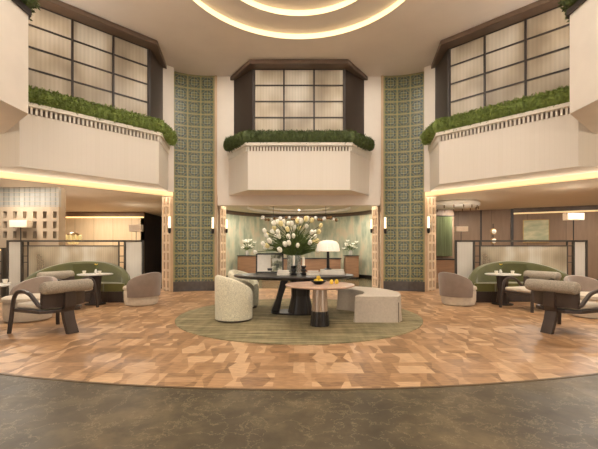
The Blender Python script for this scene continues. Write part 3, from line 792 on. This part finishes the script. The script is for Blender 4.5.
# dark oval table
t = thing('dark_oval_table', 'large dark oval wooden table holding the tulips and lamp', 'table', (-.10, 7.25, RZ))
m = MB(); m.lathe([(.93, .69), (.99, .715), (1.0, .735), (.99, .75), (.001, .75)], n=96, sx=1.18, sy=.75); m.build('table_top', EBONY, t, smooth=True)
def slab(x0, y0, x1, y1, w, an, th=.045):
    m = MB(); vs = []
    for (x, y, z, ww) in ((x0, y0, .03, w*1.15), (x0*.6+x1*.4, y0*.6+y1*.4, .3, w*.8), (x1, y1, .70, w)):
        dx, dy = math.cos(an)*ww/2, math.sin(an)*ww/2; ex, ey = -math.sin(an)*th/2, math.cos(an)*th/2
        vs += [(x-dx-ex, y-dy-ey, z), (x+dx-ex, y+dy-ey, z), (x+dx+ex, y+dy+ey, z), (x-dx+ex, y-dy+ey, z)]
    m.add(vs, [(i*4+j, (i+1)*4+j, (i+1)*4+(j+1) % 4, i*4+(j+1) % 4) for i in range(2) for j in range(4)]+[(3, 2, 1, 0), (8, 9, 10, 11)])
    return m
slab(-.37, 0, -.17, 0, .14, R(10), .14).build('leg', EBONY, t, bevel=.02)
m = MB(); m.lathe([(.24, .03), (.17, .35), (.2, .70)], (.13, -.1, 0), n=40, flute=.03, nf=12); m.build('pedestal', EBONY, t)
slab(.55, .15, .40, .1, .14, R(-20), .12).build('leg', EBONY, t, bevel=.02)
m = MB(); m.lathe([(.5, 0), (.5, .025), (.48, .03), (.001, .03)], (.05, 0, 0), n=64, sx=1, sy=.62); m.build('base', EBONY, t)
TZ = RZ+.75
# pink table
t = thing('pink_stone_table', 'small round pink stone table on a tapered fluted pedestal', 'table', (.34, 6.02, RZ))
m = MB(); m.lathe([(.52, .635), (.56, .65), (.565, .665), (.56, .675), (.001, .675)], n=72); m.build('table_top', PINKST, t, smooth=True)
m = MB(); m.lathe([(.130, .24), (.105, .635)], n=60, flute=.05, nf=12); m.build('pedestal', simple('fluted_mirror', (196, 178, 160), .18, .15, 4, metal=.55, stretch=(6, 6, .3)), t)
m = MB(); m.lathe([(.148, 0), (.148, .02), (.131, .24)], n=60, flute=.05, nf=12); m.build('base', EBONY, t)
PZ = RZ+.675
# curved skirted bench
def smooth_closed(pts, k=6):
    n_ = len(pts); out = []
    for i in range(n_):
        p0, p1, p2, p3 = (Vector(pts[(i+j-1) % n_]) for j in range(4))
        for q in range(k):
            u = q/k; out.append(tuple(.5*((2*p1)+(p2-p0)*u+(2*p0-5*p1+4*p2-p3)*u*u+(3*p1-p0-3*p2+p3)*u**3)))
    return out
bo = [(1.69, 6.28), (1.80, 6.5), (1.86, 6.9), (1.80, 7.3), (1.6, 7.7), (1.25, 7.98), (.88, 8.06)]
bi = [(.80, 7.62), (1.02, 7.5), (1.17, 7.25), (1.22, 6.95), (1.15, 6.65), (1.0, 6.42), (.95, 6.28)]
def open_s(pts, k=5):
    out = []; n_ = len(pts)
    for i in range(n_-1):
        p0, p1, p2, p3 = Vector(pts[max(0, i-1)]), Vector(pts[i]), Vector(pts[i+1]), Vector(pts[min(n_-1, i+2)])
        for q in range(k):
            u = q/k; out.append(tuple(.5*((2*p1)+(p2-p0)*u+(2*p0-5*p1+4*p2-p3)*u*u+(3*p1-p0-3*p2+p3)*u**3)))
    out.append(pts[-1]); return out
outl = open_s(bo)+open_s(bi); cx, cy = 1.4, 7.1
outl = [(p[0]-cx, p[1]-cy) for p in outl]
t = thing('curved_bench', 'curved beige linen bench with a skirt down to the rug', 'bench', (cx, cy, RZ))
m = MB(); m.prism(outl, .36, .445); m.build('seat', LINEN, t, bevel=.03, smooth=True)
m = MB(); n_ = len(outl); vs = []
cen = Vector((sum(p[0] for p in outl)/n_, sum(p[1] for p in outl)/n_))
for i, p in enumerate(outl):
    a, b = Vector(outl[i-1]), Vector(outl[(i+1) % n_]); tn = (b-a).normalized(); nr = Vector((tn.y, -tn.x))
    if nr.dot(Vector(p)-cen) < 0 and i < len(outl)/2: nr = -nr
    for off, z in ((0, .37), (.004, .2), (.022+.006*math.sin(i*1.9), .0)):
        vs.append((p[0]+nr.x*off, p[1]+nr.y*off, z))
m.add(vs, [(i*3+j, ((i+1) % n_)*3+j, ((i+1) % n_)*3+j+1, i*3+j+1) for i in range(n_) for j in range(2)])
m.build('skirt', LINEN, t, smooth=True)
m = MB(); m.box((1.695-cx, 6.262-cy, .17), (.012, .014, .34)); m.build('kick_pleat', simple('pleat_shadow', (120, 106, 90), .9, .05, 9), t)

# glass vase + tulips
VX, VY = -.10, 7.45
m = MB(); m.lathe([(.12, 0), (.15, .02), (.15, .38), (.135, .38), (.135, .03), (.001, .03)], n=32)
tag(m.build('glass_vase', VASEG, loc=(VX, VY, TZ), smooth=True), 'clear glass cylinder vase holding the white tulips', 'vase')
t = thing('tulip_bouquet', 'huge bouquet of white tulips in the glass vase', 'flowers', (VX, VY, TZ+.06))
heads = []
tries = 0
while len(heads) < 62 and tries < 5000:
    tries += 1
    a = random.uniform(0, 2*PI); el = random.uniform(R(2), R(88)); L = random.uniform(.62, 1.0)
    d_ = Vector((math.cos(a)*math.cos(el)*.95, math.sin(a)*math.cos(el)*.6, math.sin(el)))
    p = Vector((0, 0, .40))+Vector((d_.x*L*.86, d_.y*L*.80, d_.z*L*.78-.05))
    if all((p-q).length > .085 for q, _ in heads): heads.append((p, d_))
m = MB()
for p, d_ in heads:
    mid = Vector((p.x*.35, p.y*.35, .38+(p.z-.38)*.5+.05)); m.tube([(p.x*.08, p.y*.08, 0), (p.x*.12, p.y*.12, .3), mid, p], .007, 5)
m.build('stems', STEM, t)
m = MB()
for k in range(240):
    a = random.uniform(0, 2*PI); el = random.uniform(R(12), R(85)); L = random.uniform(.35, .72)
    d_ = Vector((math.cos(a)*math.cos(el), math.sin(a)*math.cos(el)*.7, math.sin(el))); sd = d_.cross(Vector((random.uniform(-1, 1), random.uniform(-1, 1), random.uniform(-1, 1)))).normalized()*random.uniform(.014, .026)
    s0_ = Vector((d_.x*.08, d_.y*.08, .3)); q1 = s0_+d_*L*.5+Vector((0, 0, .04)); q2 = s0_+d_*L*.95-Vector((0, 0, .03*L))
    m.add([s0_-sd*.4, s0_+sd*.4, q1+sd, q2, q1-sd], [(0, 1, 2, 4), (4, 2, 3)])
o = m.build('leaves', simple('tulip_leaf', (92, 108, 56), .5, .3, 9), t); o['kind'] = 'stuff'
for i, (p, d_) in enumerate(heads):
    m = MB(); q = (d_+Vector((0, 0, .4))).normalized().to_track_quat('Z', 'X').to_matrix().to_4x4()
    s_ = random.uniform(.88, 1.15)
    for k in range(3): m.ball(Vector(p), (.030*s_, .040*s_, .056*s_), 8, 6, q @ Matrix.Rotation(k*PI/3, 4, 'Z') @ Matrix.Translation((.010, 0, 0)) @ Matrix.Rotation(.18, 4, 'Y'))
    m.build('tulip', PETAL if i % 5 else PETALY, t, smooth='all')

# photo frame with open book picture
t = thing('picture_frame', 'black framed picture of an open book on the dark table', 'picture frame', (-.60, 7.55, TZ), R(4))
tilt = Matrix.Rotation(R(-8), 4, 'X')
m = MB(); w_, h_ = .285, .42
for b_ in ((-w_, -w_+.03, .01, h_), (w_-.03, w_, .01, h_)): m.add(*(lambda q: (q.v, q.f))(MB().bb(b_[0], b_[1], -.015, .015, b_[2], b_[3])), tilt)
for z0, z1 in ((.01, .04), (h_-.03, h_)): m.add(*(lambda q: (q.v, q.f))(MB().bb(-w_, w_, -.015, .015, z0, z1)), tilt)
m.build('frame', BLACK, t)
MB().add(MB().bb(-w_+.03, .02, -.008, .004, .04, h_-.03).v, MB().bb(0, 1, 0, 1, 0, 1).f, tilt).build('left_page', PAPER, t)
tt = NT('garden_picture'); c_ = tt.noise(tt.coord(), 9, 4); tt.base(tt.ramp(c_, [(.38, lin((60, 66, 50))), (.5, lin((150, 150, 120))), (.6, lin((222, 218, 204)))]))
MB().add(MB().bb(.03, w_-.03, -.008, .004, .04, h_-.03).v, MB().bb(0, 1, 0, 1, 0, 1).f, tilt).build('right_page', tt.m, t)
m = MB(); m.box((0, .08, .06), (.1, .16, .1)); m.build('stand', BLACK, t, bevel=.01)
# candle holders
for x, h_, lb in ((-.10, .19, 'black turned candle holder left of its twin, in front of the vase'), (.09, .16, 'black turned candle holder right of its twin, in front of the vase')):
    lab = lb
    t = thing('candle_holder', lab, 'candle holder', (x, 7.15, TZ))
    MB().lathe([(.055, 0), (.06, .02), (.025, .05), (.06, .09), (.03, .12), (.055, .16), (.055, .18), (.001, .18)], n=20).build('holder', BLACK, t, smooth=True)
    c = tag(MB().lathe([(.024, 0), (.024, h_), (.004, h_+.01)], n=14).build('candle', CANDLE, loc=(x, 7.15, TZ+.18), smooth=True), 'white candle standing in the %s black holder' % ('left' if x < 0 else 'right'), 'candle')
# books behind the holders
def book(x, y, z, w, d_, h_, mat, label, rz=0):
    t = thing('book', label, 'book', (x, y, z), rz)
    m = MB(); m.bb(-w/2, w/2, -d_/2, d_/2, 0, .004); m.bb(-w/2, w/2, -d_/2, d_/2, h_-.004, h_); m.bb(-w/2, -w/2+.004, -d_/2, d_/2, 0, h_); m.build('cover', mat, t)
    MB().bb(-w/2+.004, w/2-.008, -d_/2+.006, d_/2-.006, .004, h_-.004).build('pages', PAPER, t)
book(-.30, 7.10, TZ, .24, .2, .05, PAPER, 'lower white book left of the candle holders')
book(-.30, 7.10, TZ+.05, .22, .18, .04, PAPER, 'upper white book left of the candle holders')
book(.27, 7.12, TZ, .26, .2, .05, PAPER, 'lower pale book right of the candle holders')
book(.27, 7.12, TZ+.05, .22, .18, .04, PINKP, 'upper blush book right of the candle holders')
book(.66, 7.35, TZ, .48, .3, .05, PAPER, 'lower large white book under the table lamp')
book(.66, 7.35, TZ+.05, .46, .28, .045, PAPER, 'upper large white book under the table lamp')
t = thing('table_lamp', 'white domed table lamp standing on two white books', 'table lamp', (.58, 7.35, TZ+.095))
MB().lathe([(.07, 0), (.075, .015), (.03, .03), (.026, .42)], n=20).build('base', BLACK, t, smooth=True)
m = MB(); m.lathe([(.23, .36), (.225, .42), (.21, .50), (.17, .555), (.09, .58), (.001, .585)], n=64, flute=.02, nf=32); m.build('lamp_shade', SHADE, t, smooth=True)
# bowl and fruit
BX, BY = .32, 6.02
tag(MB().lathe([(.05, 0), (.09, .02), (.135, .055), (.13, .06), (.08, .028), (.001, .015)], n=28).build('fruit_bowl', BLACK, loc=(BX, BY, PZ), smooth=True), 'black shallow bowl of yellow fruit on the pink table', 'bowl')
i = 0
for dx, dy, dz, w in ((-.045, -.02, .055, 'left'), (.04, -.02, .055, 'right'), (0, .055, .06, 'rearmost'), (0.0, .0, .105, 'topmost')):
    tag(MB().ball((0, 0, 0), (.036, .034, .034), 12, 8).build('lemon', YELLOW, loc=(BX+dx, BY+dy, PZ+dz), smooth='all'), 'yellow fruit in the black bowl, the %s one' % w, 'fruit')
for x, y, w in ((.53, 6.0, 'next to the black bowl'), (.62, 6.06, 'farther right of the black bowl')):
    t = thing('pear', 'yellow fruit lying loose on the pink table, %s' % w, 'fruit', (x, y, PZ))
    MB().lathe([(.001, 0), (.025, .005), (.034, .03), (.026, .055), (.014, .075), (.001, .08)], n=14).build('flesh', YELLOW, t, smooth=True)
    MB().tube([(0, 0, .075), (.004, 0, .1)], .003, 5).build('stem', DWOOD, t)

# ------------------------------------------------------------------ light
def area(x, y, z, sx, sy, e, col=(1, .965, .91), rot=(0, 0, 0), shape='RECTANGLE'):
    l = bpy.data.lights.new('lamp', 'AREA'); l.shape = shape; l.size = sx
    if shape == 'RECTANGLE': l.size_y = sy
    l.energy = e; l.color = col
    o = bpy.data.objects.new('added_lamp', l); C.objects.link(o); o.location = (x, y, z); o.rotation_euler = rot; return o
area(0, 6.8, HC+.25, 1.8, 1.8, 110, (1, .93, .84), shape='DISK')  # unseen disk added inside the inner ring to light the room
for x, y in ((-3.2, 5), (3.2, 5), (-2, 9.6), (2, 9.6), (-3.2, 1.5), (3.2, 1.5), (0, .5)):  # ceiling downlights added to brighten the room
    area(x, y, HC-.01, .16, .16, 36, (1, .93, .82), shape='DISK')
# hidden lamps added behind the gallery edge to brighten the gallery ceiling
def cove(x, y, z, L, e, yaw, tilt, col=(1, .87, .68)):
    from mathutils import Euler
    o = area(x, y, z, L, .08, e, col)
    o.rotation_euler = (Matrix.Rotation(yaw, 4, 'Z') @ Matrix.Rotation(PI-tilt, 4, 'X')).to_euler()
    return o
for k in (-1, 1):
    px, py = fw(k, 0, 7.64); cove(px, py, 2.83, 4.6, 100, -R(45*k), R(22), (1, .91, .77))
    px, py = fw(k, 0, 7.44); o = cove(px, py, 2.80, 4.6, 7, -R(45*k), -R(42), (1, .88, .70)); o.data.size_y = .16  # second added lamp, brightens the balcony soffit
px, py = fw(0, 0, 7.80); cove(px, py, 2.70, 4.6, 80, 0, R(40), (1, .92, .8))  # lamp added behind the lintel to brighten the rear hall ceiling
for s in (-1, 1):
    area(s*6.4, 3.0, 5.42, .2, 6, 520, (1, .94, .87), (PI, 0, 0))          # unseen uplight added on the near balcony to brighten the ceiling
    area(s*7.35, 4.0, 2.7, .1, 4.0, 90, (1, .87, .68), (PI, 0, 0))  # unseen wall uplight added to brighten the near balcony soffit
    for x, y in ((5.2, 9.0), (7.4, 9.2), (5.3, 6.8), (8.0, 12.6), (6.3, 14.5), (10.5, 12.5)) + (((9, 15.3), (7.9, 15.3)) if s < 0 else ()):
        area(s*x, y, HL-.01, .25, .25, 44, (1, .93, .82), shape='DISK')  # downlights added to brighten the side galleries
area(0, -3.3, 5.3, 6, .2, 380, (1, .94, .84), (PI, 0, 0))  # unseen uplight added behind the camera to brighten the ceiling
def bulb(x, y, z, e):
    l = bpy.data.lights.new('bulb', 'SPOT'); l.energy = e; l.color = (1, .9, .76); l.shadow_soft_size = .06; l.spot_size = R(155); l.spot_blend = .6
    o = bpy.data.objects.new('lamp_bulb', l); C.objects.link(o); o.location = (x, y, z); o.rotation_euler = (PI, 0, 0)
bulb(-7.38, 9.76, 2.04, 4); bulb(-6.15, 13.9, 2.21, 12); bulb(7.4, 9.9, 2.25, 12); bulb(5.55, 12.6, 2.06, 20); bulb(-6.75, 11, 1.8, 14)
for x, y in ((-1.8, 13.2), (1.8, 13.2), (0, 15.6), (-2.2, 15.2), (2.2, 15.2), (0, 12.6)):
    area(x, y, HL-.01, .22, .22, 75, (1, .94, .84), shape='DISK')  # downlights added to brighten the reception hall
W = bpy.data.worlds.new('World'); bpy.context.scene.world = W; W.use_nodes = True
W.node_tree.nodes['Background'].inputs[0].default_value = (1, .98, .95, 1); W.node_tree.nodes['Background'].inputs[1].default_value = 1.8  # world light enters by the unseen back opening as frontal fill

cam = bpy.data.cameras.new('camera'); co = bpy.data.objects.new('camera', cam); C.objects.link(co)
co.location = (0, 0, EYE); co.rotation_euler = (PI/2, 0, 0); cam.sensor_width = 36; cam.lens = F/598*36; cam.shift_y = (HOR-224.5)/598
cam.clip_start = .05; cam.clip_end = 100
sc = bpy.context.scene; sc.camera = co
sc.view_settings.view_transform = 'Standard'; sc.view_settings.look = 'None'; sc.view_settings.gamma = 1; sc.view_settings.exposure = 0
